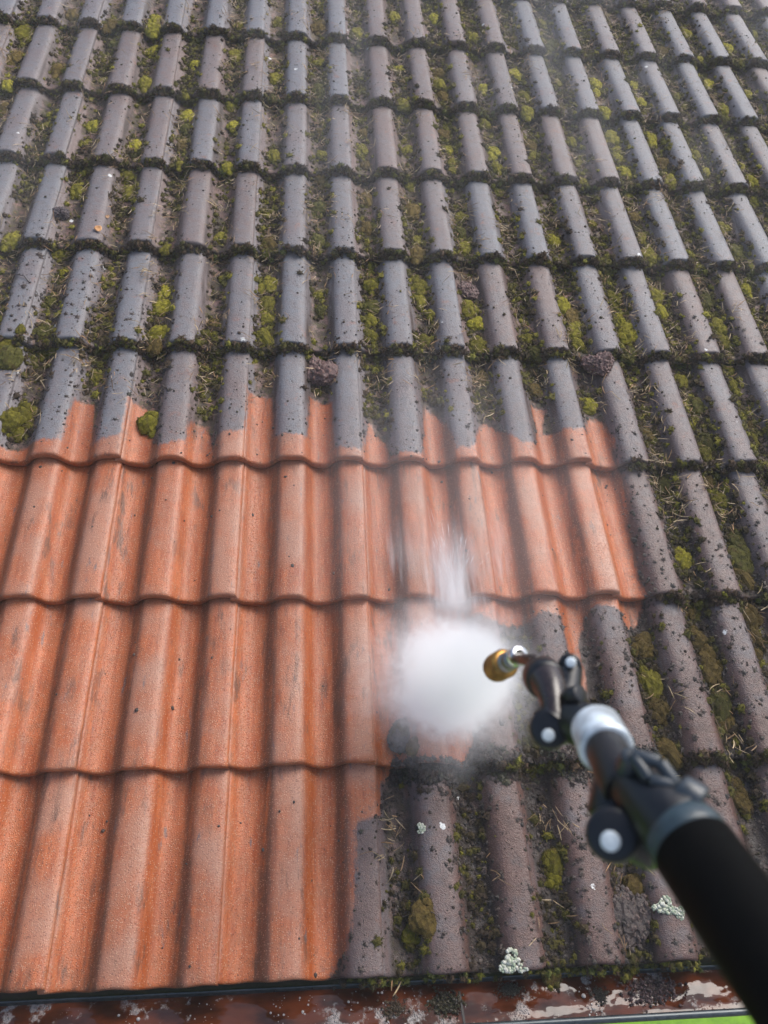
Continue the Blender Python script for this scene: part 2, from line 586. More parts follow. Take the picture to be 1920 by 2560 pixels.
def stamp(templates, which, mats, locs):
    """merge copies of small templates: mats (n,3,3), locs (n,3); returns V, F, owner index per vertex"""
    Vs, Fs, own = [], [], []
    base = 0
    for k, (TV, TF) in enumerate(templates):
        ix = np.where(which == k)[0]
        if not len(ix):
            continue
        V = np.einsum('nij,vj->nvi', mats[ix], TV) + locs[ix][:, None, :]
        F = TF[None] + (np.arange(len(ix)) * len(TV))[:, None, None] + base
        Vs.append(V.reshape(-1, 3))
        Fs.append(F.reshape(-1, TF.shape[1]))
        own.append(np.repeat(ix, len(TV)))
        base += len(ix) * len(TV)
    return np.concatenate(Vs), np.concatenate(Fs), np.concatenate(own)


def rotz(a):
    c, s = np.cos(a), np.sin(a)
    o = np.zeros_like(a)
    return np.stack([np.stack([c, -s, o], -1), np.stack([s, c, o], -1), np.stack([o, o, np.ones_like(a)], -1)], -2)


# --- single moss cushions, placed where the photo shows them
CR640 = 640 / 1659
GROUPS = [
 (0, 0, CR640, '135,130,75 470,40,50 715,125,50 985,150,55 980,260,55 1265,175,48 1260,360,40 1525,290,55 365,400,55 90,310,65 45,500,45 935,495,52 600,745,55 190,1000,45 290,760,42 530,1020,45 870,880,48 1180,880,50 820,1050,65 845,1180,60 500,1150,60 1500,590,60 660,480,30 1470,1050,42 1165,1030,40 1205,680,55 330,680,45 20,620,50 1545,120,40 1000,90,50 1195,770,45 1520,760,50 740,220,45 545,875,30 1235,505,22 1205,585,22 940,420,24 670,400,22'),
 (640, 0, CR640, '145,90,40 410,130,55 660,170,45 900,50,45 1415,200,50 1165,60,45 410,340,50 400,540,52 125,450,50 100,600,35 960,480,28 1190,410,45 1195,480,45 1215,575,35 1480,520,48 970,640,55 700,800,45 115,950,48 410,790,40 425,1080,68 690,920,48 715,1020,40 965,840,30 980,920,45 1005,1110,55 1215,810,45 1255,920,40 1280,1010,42 1280,1065,35 1555,930,50 1560,1040,52 1495,730,50 430,960,35 410,640,28 1430,300,30 930,380,45 150,210,40 720,1210,50 1590,1170,40'),
 (1280, 0, CR640, '200,90,38 260,250,48 520,330,40 30,420,50 80,570,52 100,690,50 550,490,48 545,560,40 800,500,42 760,350,35 840,620,50 1080,570,38 1140,655,35 600,690,55 645,835,60 910,850,50 985,1005,50 1205,950,45 1265,1070,40 690,970,40 690,915,38 1035,1130,55 750,1080,45 775,1180,50 435,1015,32 465,1140,35 390,850,45 120,890,55 130,960,40 1540,555,38 1290,485,45 1390,670,50 1385,740,35 1150,160,45 985,290,45 1410,270,40 1490,1040,32 1570,1130,50 1580,155,45 1230,350,30 1600,1220,45 300,480,45 1500,370,35'),
 (0, 480, CR640, '60,270,65 1040,690,65 1005,870,58 255,860,52 255,960,50 1000,960,50 60,1060,85 40,970,60 1070,330,40 1420,250,50 410,470,38 1440,500,35 600,1140,50 1060,590,45 1375,810,38 1380,880,30 370,310,70 720,760,35 310,660,40 1410,1060,45 140,910,35'),
 (640, 480, CR640, '400,270,52 720,180,60 1050,360,55 1050,270,45 1360,320,60 1330,100,45 1330,210,50 80,540,65 75,650,60 750,540,65 1060,560,60 1065,640,50 740,690,60 750,780,55 750,890,55 45,880,62 1390,710,65 1430,800,58 1145,760,45 1100,920,60 420,720,38 410,1030,55 1440,960,55 1470,1150,55 1020,50,65 70,770,40 410,600,45 740,380,40 400,40,60 90,280,55'),
 (1280, 480, CR640, '275,275,48 635,440,55 850,240,50 900,370,62 535,155,35 1230,460,55 680,630,60 940,620,65 970,710,50 760,880,75 720,770,45 1280,650,50 1340,830,65 1380,930,50 330,690,55 400,760,60 420,850,60 430,940,60 800,110,50 1470,340,55 1560,490,40 1130,1030,35 790,1010,45 1440,1070,50 1450,1190,55 160,1010,50 120,900,40 1080,130,35 1550,570,45 170,1220,55 1390,180,50 1120,1150,55'),
 (1280, 960, CR640, '900,290,48 1230,90,65 1280,340,75 1250,420,60 1580,310,40 1575,220,35 1120,1100,58 1020,590,75 1370,700,60 1490,980,70 1500,1190,70 520,90,60 1180,220,30 1300,560,50 1460,100,35'),
 (960, 1280, 960 / 1659, '1410,610,60 1430,660,55 1470,800,60 1490,880,45 1130,550,55 1165,720,60 1200,830,55 1230,1000,60 1600,430,60 1620,500,45 1300,180,42 1550,180,60 650,960,45 1620,600,30 1350,520,45 1350,400,35 90,920,50 130,1010,42'),
 (960, 1920, 960 / 1659, '755,370,50 1100,510,55 1120,590,50 750,450,45 1280,50,45 1580,120,50 1540,50,40 740,870,40 1090,830,40 180,640,60 130,700,55'),
 (0, 640, 960 / 1659, '90,650,60 30,690,55 60,735,45 640,690,55'),
]


def moss_template(seed):
    r = np.random.default_rng(seed)
    Vs, Fs, b0 = [], [], 0
    for i in range(13):
        V, F = ico(3 if i == 0 else 2)
        rr_ = .74 if i == 0 else r.uniform(.22, .46)
        V = lumpy(V, r, .35, 14)
        N = V / np.linalg.norm(V, axis=1)[:, None]
        V *= 1 + r.normal(0, .06, (len(V), 1))
        a_ = r.uniform(0, 6.28)
        d_ = 0 if i == 0 else r.uniform(.35, .85)
        ctr_ = np.array([math.cos(a_) * d_, math.sin(a_) * d_, 0 if i == 0 else r.uniform(-.1, .25) * (1 - d_ * .5)])
        ix = r.integers(0, len(V), 420 if i == 0 else 130)
        P = V[ix] * rr_ + ctr_
        ok = P[:, 2] > -.15
        BV, BF = blades_on(P[ok], N[ix][ok], r, .15, .024, .5)
        Vs += [V * rr_ + ctr_, BV]
        Fs += [F + b0, BF + b0 + len(V)]
        b0 += len(V) + len(BV)
    V = np.concatenate(Vs) * np.array([r.uniform(.85, 1.05), r.uniform(.9, 1.2), .62])
    return build('moss_cushion', V, Fs, M_MOSS, link=False, smooth=False)


MOSS = [moss_template(50 + i) for i in range(8)]
HUES = [('bright yellow green', (0.24, 0.21, 0.022)), ('olive green', (0.155, 0.135, 0.018)), ('dull brownish green', (0.118, 0.082, 0.024)), ('dark green', (0.075, 0.070, 0.016))]
cells = {}
for ox, oy, sc, txt in GROUPS:
    for it in txt.split():
        a, b, rr = map(float, it.split(','))
        x, y, rp = ox + a * sc, oy + b * sc, rr * sc
        P = px_roof(x, y + rp * .35, -.012)
        depth = float(roof_px(P)[2])
        rad = rp * depth / FPX
        n = int(P[1] // G) + 1
        j = int(math.ceil(P[0] / W))
        uu = P[0] / W - (j - 1)
        ch = 'left' if (uu < .40 or uu > .90) else 'right'
        if uu > .90:
            j += 1
        cells.setdefault((n, j, ch), []).append((P[1], P[0], rad, y))
POS = {1: [''], 2: ['lower ', 'upper '], 3: ['lowest ', 'middle ', 'topmost ']}
moss_n = 0
for (n, j, ch), L in sorted(cells.items()):
    L.sort()
    for i, (Y, X, rad, ypx) in enumerate(L):
        me = MOSS[rng.integers(len(MOSS))]
        o = me_o = bpy.data.objects.new('moss_cushion', me)
        COL.objects.link(o)
        q = rng.random()
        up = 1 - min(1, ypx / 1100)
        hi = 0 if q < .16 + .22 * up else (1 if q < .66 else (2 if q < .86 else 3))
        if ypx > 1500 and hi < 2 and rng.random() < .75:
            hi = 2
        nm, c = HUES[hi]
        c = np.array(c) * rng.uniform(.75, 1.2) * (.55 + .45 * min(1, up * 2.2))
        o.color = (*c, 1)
        z = float(surf(np.array(X), np.array(Y)))
        s = rad * rng.uniform(1.02, 1.22)
        o.matrix_world = ROOF @ Matrix.Translation((X, Y, z + .05 * s)) @ Matrix.Rotation(float(rng.uniform(-.5, .5)), 4, 'Z') @ Matrix.Diagonal((s * rng.uniform(.85, 1.05), s * rng.uniform(.95, 1.25), s, 1))
        k = max(1, j - first_in_row.get(n, j) + 1)
        pos = POS[len(L)][i] if len(L) in POS else f'{ORD[i + 1]} lowest '
        tag(o, f'{pos}{nm} moss cushion, {ch} channel, {ORD[min(k, 12)]} tile from left, {ORD[n]} course up', 'moss cushion', 'moss cushions in the tile channels')
        moss_n += 1

# --- moss fringe under the unwashed noses, small moss, specks, soil, straw: nobody could count these
BLOB = []
for i in range(6):
    r = np.random.default_rng(300 + i)
    V, F = ico(1)
    V = lumpy(V, r, .45, 9)
    N = V / np.linalg.norm(V, axis=1)[:, None]
    V *= .68 * (1 + r.normal(0, .12, (len(V), 1)))
    ix = r.integers(0, len(V), 95)
    BV, BF = blades_on(V[ix] * r.uniform(.8, 1.2, (95, 1)), N[ix], r, .50, .075, .75)
    BLOB.append((np.concatenate([V, BV]), np.concatenate([F, BF + len(V)])))
PEB = []
for i in range(6):
    r = np.random.default_rng(400 + i)
    V, F = ico(1)
    PEB.append((lumpy(V, r, .4, 6), F))
XLO, XHI, YHI = JMIN * W - .3, JMAX * W, NMAX * G


def dist_clean(X, Y):
    return poly_sd(np.c_[X, Y], CLEAN)


def in_view(X, Y, m=150):
    x, y, d = roof_px(np.stack([X, Y, np.zeros_like(X)], -1))
    return (x > -m) & (x < 1920 + m) & (y > -m) & (y < 2560 + m)


def scatter(name, X, Y, Z, R, flat, cols, temps, mat, label, cat):
    n = len(X)
    m = rotz(rng.uniform(0, 6.28, n)) * np.stack([R * rng.uniform(.8, 1.25, n), R * rng.uniform(.8, 1.25, n), R * flat], -1)[:, None, :]
    V, F, own = stamp(temps, rng.integers(0, len(temps), n), m, np.stack([X, Y, Z], -1))
    o = build(name, V, F, mat, smooth=False)
    cattr(o.data, 'col', cols[own])
    o.matrix_world = ROOF
    tag(o, label, cat, kind='stuff')
    return o


def palette(n, cs, jitter=.25):
    cs = np.array(cs)
    return cs[rng.integers(0, len(cs), n)] * rng.uniform(1 - jitter, 1 + jitter, (n, 1))


# fringe
fx, fy, fz, fr, fc = [], [], [], [], []
for n in range(1, NMAX + 1):
    y0 = (n - 1) * G
    xs = rng.uniform(XLO + .3, XHI, int((XHI - XLO) / W * (150 if n > 1 else 90)))
    u = xs / W - np.floor(xs / W)
    sh = shape(u) + .5
    d = dist_clean(xs, np.full_like(xs, y0 + .004))
    keep = (d < -.012) & in_view(xs, np.full_like(xs, y0)) & (rng.random(len(xs)) < np.where(sh > .35, 1.0, .45))
    # patchier just beside the washed tiles
    keep &= (d < -.06) | (rng.random(len(xs)) < .5)
    amp = .55 + .45 * np.sin(xs * 23 + n * 2.1 + 2 * np.sin(xs * 7.7 + n)) + rng.normal(0, .1, len(xs))
    keep &= rng.random(len(xs)) < np.clip(amp + .35, .12, 1)
    xs, u, sh = xs[keep], u[keep], sh[keep]
    k = len(xs)
    fx.append(xs)
    t = rng.uniform(.0, 1.0, k)
    fy.append(y0 - rng.uniform(-.004, .008, k) - .012 * t)
    fz.append(prof(u) - .002 - t * .026 if n > 1 else prof(u) - .010 - t * .018)
    fr.append(rng.uniform(.0055, .0140, k) * (1 if n > 1 else .75))
    green = rng.random(k) < (.10 + .35 * (sh < .4) + (.35 if n == 1 else 0)) * np.clip(.6 + rng.random(k), 0, 1)
    c = np.where(green[:, None], palette(k, [(.12, .105, .016), (.16, .15, .02), (.08, .085, .018)]), palette(k, [(.060, .038, .022), (.042, .028, .018), (.080, .050, .028), (.062, .050, .016), (.078, .068, .016)]))
    fc.append(c)
scatter('moss_fringe', *[np.concatenate(a) for a in (fx, fy, fz, fr)], .95, np.concatenate(fc), BLOB, M_TINT, 'dark brown moss fringe clinging under the lower edges of the unwashed tiles', 'moss')


def pan_points(N, ymin=0.0, ymax=None, spread=.055):
    X0 = rng.integers(int(XLO / W) * 2, int(XHI / W) * 2, N) * .5 * W + .15 * W
    X = X0 + rng.normal(0, spread, N) * W
    Y = rng.uniform(ymin, ymax or YHI, N)
    return X, Y


# small moss in the channels: ragged mats, thicker to the right, and skirts round the cushions
def mat_field(X, Y):
    k = np.floor(X / (W / 2))
    return np.sin(Y * 9.3 + k * 12.9) * .6 + np.sin(Y * 23.7 + k * 4.1) * .4 + np.sin(Y * 3.1 - k * 2.3) * .5


X, Y = pan_points(120000, spread=.105)
f_ = mat_field(X, Y) + np.clip((X - .7) * .9, -.35, .8) + rng.normal(0, .18, len(X))
acc = np.where(f_ > .10, .80, np.where(f_ > -.35, .32, .10))
acc = acc * np.where((X > .5) & (Y < .8), .55, 1)
keep = (rng.random(len(X)) < acc) & in_view(X, Y, 90)
X, Y = X[keep], Y[keep]
CX = np.array([(q[1], q[0], q[2]) for L in cells.values() for q in L])
ci_ = np.repeat(np.arange(len(CX)), 24)
sx_ = CX[ci_, 0] + rng.normal(0, 1, len(ci_)) * CX[ci_, 2] * .62
sy_ = CX[ci_, 1] + rng.normal(0, 1, len(ci_)) * CX[ci_, 2] * 1.0
X, Y = np.concatenate([X, sx_]), np.concatenate([Y, sy_])
d = dist_clean(X, Y)
u = X / W - np.floor(X / W)
keep = (d < -.025) & (shape(u) < .30 + rng.normal(0, .08, len(X)))
X, Y = X[keep], Y[keep]
R = rng.gamma(3.2, .0025, len(X)).clip(.003, .015)
cc = palette(len(X), [(.12, .105, .014), (.165, .145, .016), (.085, .072, .014), (.058, .042, .018), (.09, .078, .014), (.065, .047, .02), (.050, .033, .019), (.042, .028, .017)], .3)
cc *= np.where((X > .5) & (Y < 1.0), .62, 1.0)[:, None]
scatter('small_moss', X, Y, surf(X, Y) + R * .1, R, .7, cc, BLOB, M_TINT, 'ragged mats of small moss lying along the channels of the unwashed tiles', 'moss')
print('small moss', len(X))

# specks on the rolls
X = rng.uniform(XLO, XHI, 60000)
Y = rng.uniform(0, YHI, 60000)
u = X / W - np.floor(X / W)
sh = shape(u) + .5
d = dist_clean(X, Y)
dens = np.array([.5 + .5 * math.sin(a * 11 + 3 * math.sin(b * 7)) * math.sin(b * 13 + a * 3) for a, b in zip(X, Y)])
keep = (d < -.004) & in_view(X, Y, 60) & (rng.random(len(X)) < (.12 + .46 * dens))
X, Y = X[keep], Y[keep]
R = (.0007 + rng.gamma(1.3, .00062, len(X))).clip(.0007, .0048)
scatter('lichen_specks', X, Y, surf(X, Y) + R * .15, R, .5, palette(len(X), [(.030, .022, .017), (.050, .036, .026), (.036, .030, .015)]), PEB, M_TINT, 'dark specks of dried moss and lichen dotted over the unwashed tiles', 'lichen')
# stray specks on washed tiles
X = rng.uniform(-.3, 1.4, 2600)
Y = rng.uniform(0, 1.3, 2600)
d = dist_clean(X, Y)
keep = (d > .002) & (rng.random(2600) < np.clip(.10 + .9 * np.exp(-d / .03), 0, 1))
X, Y = X[keep], Y[keep]
R = (.0008 + rng.gamma(1.5, .0007, len(X))).clip(.0008, .0045)
scatter('dirt_specks', X, Y, surf(X, Y) + R * .1, R, .5, palette(len(X), [(.03, .02, .015), (.05, .03, .02)]), PEB, M_SOIL, 'stray dark crumbs of dirt left on the washed orange tiles', 'dirt')

# wet soil and dead moss pushed together by the water
SOIL = [(.026, .016, .011), (.038, .023, .017), (.018, .012, .009), (.046, .029, .022)]
X, Y = pan_points(76000, 0, 1.95, .095)
d = dist_clean(X, Y)
w = np.clip((X - .5) / .25, 0, 1) * np.clip((1.7 - Y) / .9, .0, 1) * (.45 + .55 * (np.sin(X * 31 + 3 * np.sin(Y * 7)) * np.cos(Y * 12 + X * 5) > -.2))
w = np.maximum(w, (X < .1) * (Y > 1.15) * .6)
keep = (d < -.012) & in_view(X, Y, 60) & (rng.random(len(X)) < w)
X, Y = X[keep], Y[keep]
R = rng.gamma(2.2, .0019, len(X)).clip(.0012, .0095)
scatter('wet_soil', X, Y, surf(X, Y) - R * .1, R, .5, palette(len(X), SOIL), BLOB, M_SOIL, 'dark wet soil and dead moss washed into the lower tile channels', 'soil')
Xs = rng.uniform(.64, 1.25, 2600)
Ys = G + rng.normal(-.006, .016, 2600) + .006 * np.sin(Xs * 40)
ds = dist_clean(Xs, Ys)
kk = ds < .010
Xs, Ys = Xs[kk], Ys[kk]
Rs = rng.gamma(2.4, .0022, len(Xs)).clip(.0015, .011)
scatter('wet_sludge', Xs, Ys, surf(Xs, Ys), Rs, .6, palette(len(Xs), SOIL + [(.03, .028, .012)]), BLOB, M_SOIL, 'dark wet sludge piled along the tile edge just below the white spray', 'sludge')
# rim of dirt pushed up along the wash line
NR = 4200
t = rng.integers(0, len(CLEAN), NR)
fq = rng.random((NR, 1))
E_ = CLEAN[t] * (1 - fq) + np.roll(CLEAN, -1, 0)[t] * fq
E_ += rng.normal(0, .010, E_.shape)
d = dist_clean(E_[:, 0], E_[:, 1])
u = E_[:, 0] / W - np.floor(E_[:, 0] / W)
keep = (d < -.001) & (d > -.04) & in_view(E_[:, 0], E_[:, 1], 30) & (rng.random(NR) < np.where(np.abs(shape(u)) < .42, .8, .12)) & ((E_[:, 1] < 1.15) | (rng.random(NR) < .7))
E_ = E_[keep]
R = rng.gamma(2.0, .0014, len(E_)).clip(.001, .009)
scatter('washed_dirt', E_[:, 0], E_[:, 1], surf(E_[:, 0], E_[:, 1]), R, .55, palette(len(E_), SOIL + [(.03, .026, .014)]), BLOB, M_SOIL, 'crumbs of dirt and moss lying along the edge of the washed area', 'dirt')


# dry needles and grass
def needles(N_cl):
    X, Y = pan_points(N_cl, 0, YHI, .07)
    d = dist_clean(X, Y)
    kk = (d < -.03) & in_view(X, Y) & (rng.random(len(X)) < np.where(Y < 1.0, .38, 1))
    X, Y = X[kk], Y[kk]
    Vs, Fs, Cs = [], [], []
    base = 0
    for x, y in zip(X, Y):
        m = int(rng.integers(2, 13))
        a0 = rng.uniform(0, 6.28)
        for _ in range(m):
            L = rng.uniform(.014, .045)
            a = a0 + rng.normal(0, .9)
            px = x + rng.normal(0, .012)
            py = y + rng.normal(0, .016)
            bend = rng.normal(0, .5)
            tt = np.linspace(-.5, .5, 5)
            ang = a + bend * tt
            cx = px + np.cumsum(np.cos(ang)) * L / 5
            cy = py + np.cumsum(np.sin(ang)) * L / 5
            h0 = rng.uniform(.001, .016)
            cz = surf(cx, cy).max() * .6 + surf(cx, cy) * .4 + h0 + rng.normal(0, .25) * L * tt
            wd = rng.uniform(.0005, .0013) * np.array([.5, 1, 1, .9, .3])
            nx, ny = -np.sin(ang) * wd, np.cos(ang) * wd
            top = np.stack([cx, cy, cz + wd * .8], -1)
            V = np.concatenate([np.stack([cx + nx, cy + ny, cz], -1), top, np.stack([cx - nx, cy - ny, cz], -1)])
            k = np.arange(4)
            F = np.concatenate([np.stack([k, k + 1, k + 6, k + 5], -1), np.stack([k + 5, k + 6, k + 11, k + 10], -1)]) + base
            base += 15
            Vs.append(V)
            Fs.append(F)
            Cs.append(np.repeat(palette(1, [(.30, .22, .12), (.40, .30, .18), (.20, .13, .07), (.15, .09, .045), (.26, .15, .07)]), 15, 0))
    o = build('dry_needles', np.concatenate(Vs), np.concatenate(Fs), M_STRAW)
    cattr(o.data, 'col', np.concatenate(Cs))
    o.matrix_world = ROOF
    tag(o, 'pale dry pine needles and grass stalks scattered in the unwashed channels', 'needles', kind='stuff')


needles(3000)


# --- single lumps, lichens, a leaf and twigs
def on_roof(x, y, dz=0.0, z0=-.012):
    P = px_roof(x, y, z0)
    return Vector((P[0], P[1], float(surf(np.array(P[0]), np.array(P[1]))) + dz))


def lump(name, px, py, rpx, cols, label, cat, flat=.7, mat=None, stretch=1.0, group=None, seed=0):
    P = on_roof(px, py)
    rad = rpx * float(roof_px(np.array(P))[2]) / FPX
    r = np.random.default_rng(900 + seed)
    # an agglomerate: a lumpy core with crumbs all over it
    V, F = ico(4)
    V = lumpy(V, r, .45, 26)
    V *= 1 + r.normal(0, .07, (len(V), 1))
    n = 420
    q = V[r.integers(0, len(V), n)]
    m = rotz(r.uniform(0, 6, n)) * r.uniform(.04, .15, (n, 1, 1))
    CV, CF, own = stamp(PEB, r.integers(0, 6, n), m, q * .97)
    Vv = np.concatenate([V, CV]) * np.array([1, stretch, flat]) * rad
    cc = np.concatenate([np.tile(cols[0], (len(V), 1)), np.array(cols)[r.integers(0, len(cols), n)][own] * r.uniform(.7, 1.4, (n, 1))[own]])
    o = build(name, Vv, [F, CF + len(V)], mat or M_SOIL, smooth=False)
    cattr(o.data, 'col', cc)
    o.matrix_world = ROOF @ Matrix.Translation(P + Vector((0, 0, rad * flat * .25)))
    return tag(o, label, cat, group)


CLOD = [(.115, .062, .052), (.15, .082, .068), (.07, .040, .034)]
lump('dirt_clod', 799, 912, 27, CLOD, 'reddish brown dirt clod hanging below a mossy tile edge above the washed strip', 'dirt clod', .75, stretch=1.35, group='clods of dirt', seed=1)
lump('dirt_clod', 1500, 912, 26, CLOD, 'pale brown crumbly dirt clod resting on a grey roll right of the spray', 'dirt clod', .7, stretch=1.1, group='clods of dirt', seed=2)
lump('dirt_clod', 145, 525, 17, [(.06, .042, .045), (.08, .055, .055)], 'dark purplish dirt clod between the leftmost grey rolls', 'dirt clod', .7, group='clods of dirt', seed=3)
lump('dirt_clod', 1172, 708, 22, CLOD, 'small pinkish dirt clod above an olive moss cushion in the upper middle', 'dirt clod', .6, group='clods of dirt', seed=4)
lump('dirt_clod', 1012, 1842, 30, [(.022, .02, .017), (.035, .03, .024)], 'blackish soggy dirt clod at the lower left of the white spray', 'dirt clod', .35, group='clods of dirt', seed=7)
lump('dirt_clod', 1590, 2285, 50, [(.035, .022, .018), (.055, .034, .028)], 'large dark brown dirt clod beside the black pole near the gutter', 'dirt clod', .5, stretch=1.3, group='clods of dirt', seed=8)


def lichen(px, py, rpx, label, seed):
    P = on_roof(px, py)
    rad = rpx * float(roof_px(np.array(P))[2]) / FPX
    r = np.random.default_rng(seed)
    n = 130
    a = r.uniform(0, 6.28, n)
    d = np.sqrt(r.random(n)) * (1 + .35 * np.sin(3 * a + seed))
    L = np.stack([np.cos(a) * d, np.sin(a) * d * .75, .30 * (1 - d * .6) * r.uniform(.3, 1, n)], -1)
    m = rotz(r.uniform(0, 6, n)) * (r.uniform(.09, .22, (n, 1, 1)) * np.array([1, 1, .55]))
    V, F, own = stamp(PEB, r.integers(0, 6, n), m, L)
    o = build('crusty_lichen', V * rad, F, M_TINT)
    cattr(o.data, 'col', (np.array([(.40, .42, .32), (.28, .33, .24), (.48, .48, .41)])[r.integers(0, 3, n)])[own])
    o.matrix_world = ROOF @ Matrix.Translation(P)
    tag(o, label, 'lichen', 'pale crusty lichens')


lichen(1279, 2409, 31, 'pale mint green crusty lichen at the tile edge just above the gutter', 3)
lichen(1656, 2268, 24, 'whitish crusty lichen patch beside the black pole', 4)
lichen(1690, 2282, 18, 'smaller yellowish crusty lichen touching the edge of the black pole', 6)
lichen(1057, 2070, 14, 'tiny yellowish lichen on a brown roll above the lowest course middle', 8)


def leaf(px, py, L, label, col, rot):
    P = on_roof(px, py, .004, 0)
    s = np.linspace(0, 1, 13)
    wv = .42 * np.sin(np.pi * s ** .8) ** .8
    V, F = [], []
    for k, (q, w_) in enumerate(zip(s, wv)):
        for e in (-1, -.5, 0, .5, 1):
            V.append((e * w_, q - .5, .10 * (abs(e)) + .14 * math.sin(3 * q) + .03 * math.sin(9 * q + 3 * e)))
    for k in range(12):
        for e in range(4):
            a = k * 5 + e
            F.append([a, a + 1, a + 6, a + 5])
    o = build('dead_leaf', np.array(V) * L, np.array(F), simple('leaf_orange', col, .5, bscale=200))
    m = o.modifiers.new('thick', 'SOLIDIFY')
    m.thickness = .0006
    o.matrix_world = ROOF @ Matrix.Translation(P) @ Matrix.Rotation(rot, 4, 'Z')
    tag(o, label, 'leaf')


leaf(246, 575, .026, 'small orange dead leaf lying on a grey roll at upper left', (.55, .27, .10), .5)
leaf(266, 533, .014, 'tiny curled tan leaf just above the orange leaf', (.45, .25, .12), .4)


def tube_path(pts, rad, sides=8, cap=True):
    pts = [Vector(p) for p in pts]
    V, F = [], []
    n = len(pts)
    rad = rad if hasattr(rad, '__len__') else [rad] * n
    prev = None
    for i, p in enumerate(pts):
        t = (pts[min(i + 1, n - 1)] - pts[max(i - 1, 0)]).normalized()
        if prev is None:
            a = t.orthogonal().normalized()
        else:
            a = (prev - t * prev.dot(t)).normalized()
        prev = a
        b = t.cross(a)
        for k in range(sides):
            q = 2 * math.pi * k / sides
            V.append(p + (a * math.cos(q) + b * math.sin(q)) * rad[i])
    for i in range(n - 1):
        for k in range(sides):
            F.append([i * sides + k, i * sides + (k + 1) % sides, (i + 1) * sides + (k + 1) % sides, (i + 1) * sides + k])
    return np.array([tuple(v) for v in V]), np.array(F)


def twig(pp, r, label):
    P = [on_roof(x, y, .006) for x, y in pp]
    V, F = tube_path(P, [r, r * .9, r * .8, r * .6][:len(P)], 7)
    o = build('twig', V, F, simple('twig_bark', (.05, .035, .028), .7))
    o.matrix_world = ROOF
    tag(o, label, 'twig')


twig([(15, 705), (38, 685), (62, 695), (92, 728)], .0016, 'thin dark bent twig on the grey rolls at the left edge')
twig([(15, 940), (45, 928), (65, 930), (80, 924)], .0015, 'short dark twig in the mossy channel above the washed strip, far left')
twig([(1010, 2290), (1050, 2278), (1080, 2283), (1098, 2300)], .0013, 'thin curved root fibre on dark soil above the gutter')

# ------------------------------------------------------------------ gutter, water, fascia (world frame)
GX0, GX1 = XLO, XHI
YB, YF, ZR = 0.016, -0.072, -0.050               # back edge, front lip, rim height
M_GUT = simple('gutter_steel', (.050, .060, .065), .35, .6, var=.2, coat=.2)
gut = bpy.data.objects.new('gutter', None)
COL.objects.link(gut)
gut.location = (0, YF, ZR)
tag(gut, 'dark grey half round gutter full of rusty brown water along the eaves', 'gutter')


def in_gut(V):
    V = np.array(V, float)
    V -= np.array([0, YF, ZR])
    return V


yc, rg = (YB + YF) / 2, (YB - YF) / 2
aa = np.linspace(0, math.pi, 25)
prof_o = [(yc - rg * math.cos(a), ZR - rg * math.sin(a)) for a in aa]
prof_i = [(yc - (rg - .002) * math.cos(a), ZR - (rg - .002) * math.sin(a)) for a in aa[::-1]]
loop = prof_o + prof_i
V = [(x, y, z) for x in (GX0, GX1) for y, z in loop]
m_ = len(loop)
F = [[k, (k + 1) % m_, m_ + (k + 1) % m_, m_ + k] for k in range(m_)]
build('trough', in_gut(V), np.array(F), M_GUT, gut)
V, F = tube_path([(x, YF - .004, ZR + .001) for x in np.linspace(GX0, GX1, 30)], .0065, 14)
build('rolled_lip', in_gut(V), F, M_GUT, gut)
jx = px_roof(1150, 2500, -.05)[0]
sec = [(yc - (rg - .004) * math.cos(a), ZR - (rg - .004) * math.sin(a)) for a in aa]
V = [(x, y, z + dz) for x in (jx - .003, jx + .003) for y, z, dz in [(y, z, .0) for y, z in sec]]
V2 = []
for x in (jx - .0022, jx + .0022):
    for a in aa:
        V2.append((x, yc - (rg - .0035) * math.cos(a), ZR - (rg - .0035) * math.sin(a)))
F2 = [[k, k + 1, 25 + k + 1, 25 + k] for k in range(24)]
build('joint_seal', in_gut(V2), np.array(F2), simple('black_rubber', (.01, .01, .01), .5), gut)
v, f = [], []
box(v, f, (jx - .002, YF + .006, ZR - .013), (jx + .002, YB - .020, ZR - .0085))
build('joint_strap', in_gut(v), np.array(f), simple('black_strap', (.012, .010, .010), .5), gut, smooth=False)
v, f = [], []
box(v, f, (GX0, YB + .003, -.12), (GX1, YB + .025, -.030))
tag(build('fascia_board', v, np.array(f), simple('shadow_board', (.010, .008, .007), .7), smooth=False), 'fascia board coloured near black as the shadow gap between tiles and gutter', 'fascia board')  # near-black colour paints in the shadow under the tile noses


def water_material():
    t = NT('muddy_water')
    c = t.coord()
    n = t.noise(t.scale(c, (14, 30, 14)), 1.0, 3, .5)
    foam_n = t.noise(c, 26, 5, .62)
    foam_big = t.noise(c, 5.5, 2)
    foam = t.math('MULTIPLY', t.step(foam_n, .55, .64), t.step(foam_big, .46, .58))
    bub = t.voro(c, 260)
    mud_ = t.mix(t.step(n, .35, .65), (0.026, 0.008, 0.004), (0.085, 0.022, 0.008))
    col = t.mix(t.math('MULTIPLY', foam, t.step(bub, .1, .5, .95, .45)), mud_, (0.55, 0.52, 0.50))
    t.set(Base_Color=col, Roughness=t.step(foam, 0, 1, .045, .5))
    t.b.inputs['Specular IOR Level'].default_value = .4
    nb = t.bump(t.noise(t.scale(c, (16, 26, 16)), 1.0, 2, .5), .010, .4)
    nb = t.bump(t.math('MULTIPLY', foam, t.step(bub, 0, .6, 1, 0)), .006, .9, nb)
    t.link(nb, t.b.inputs['Normal'])
    return t.m


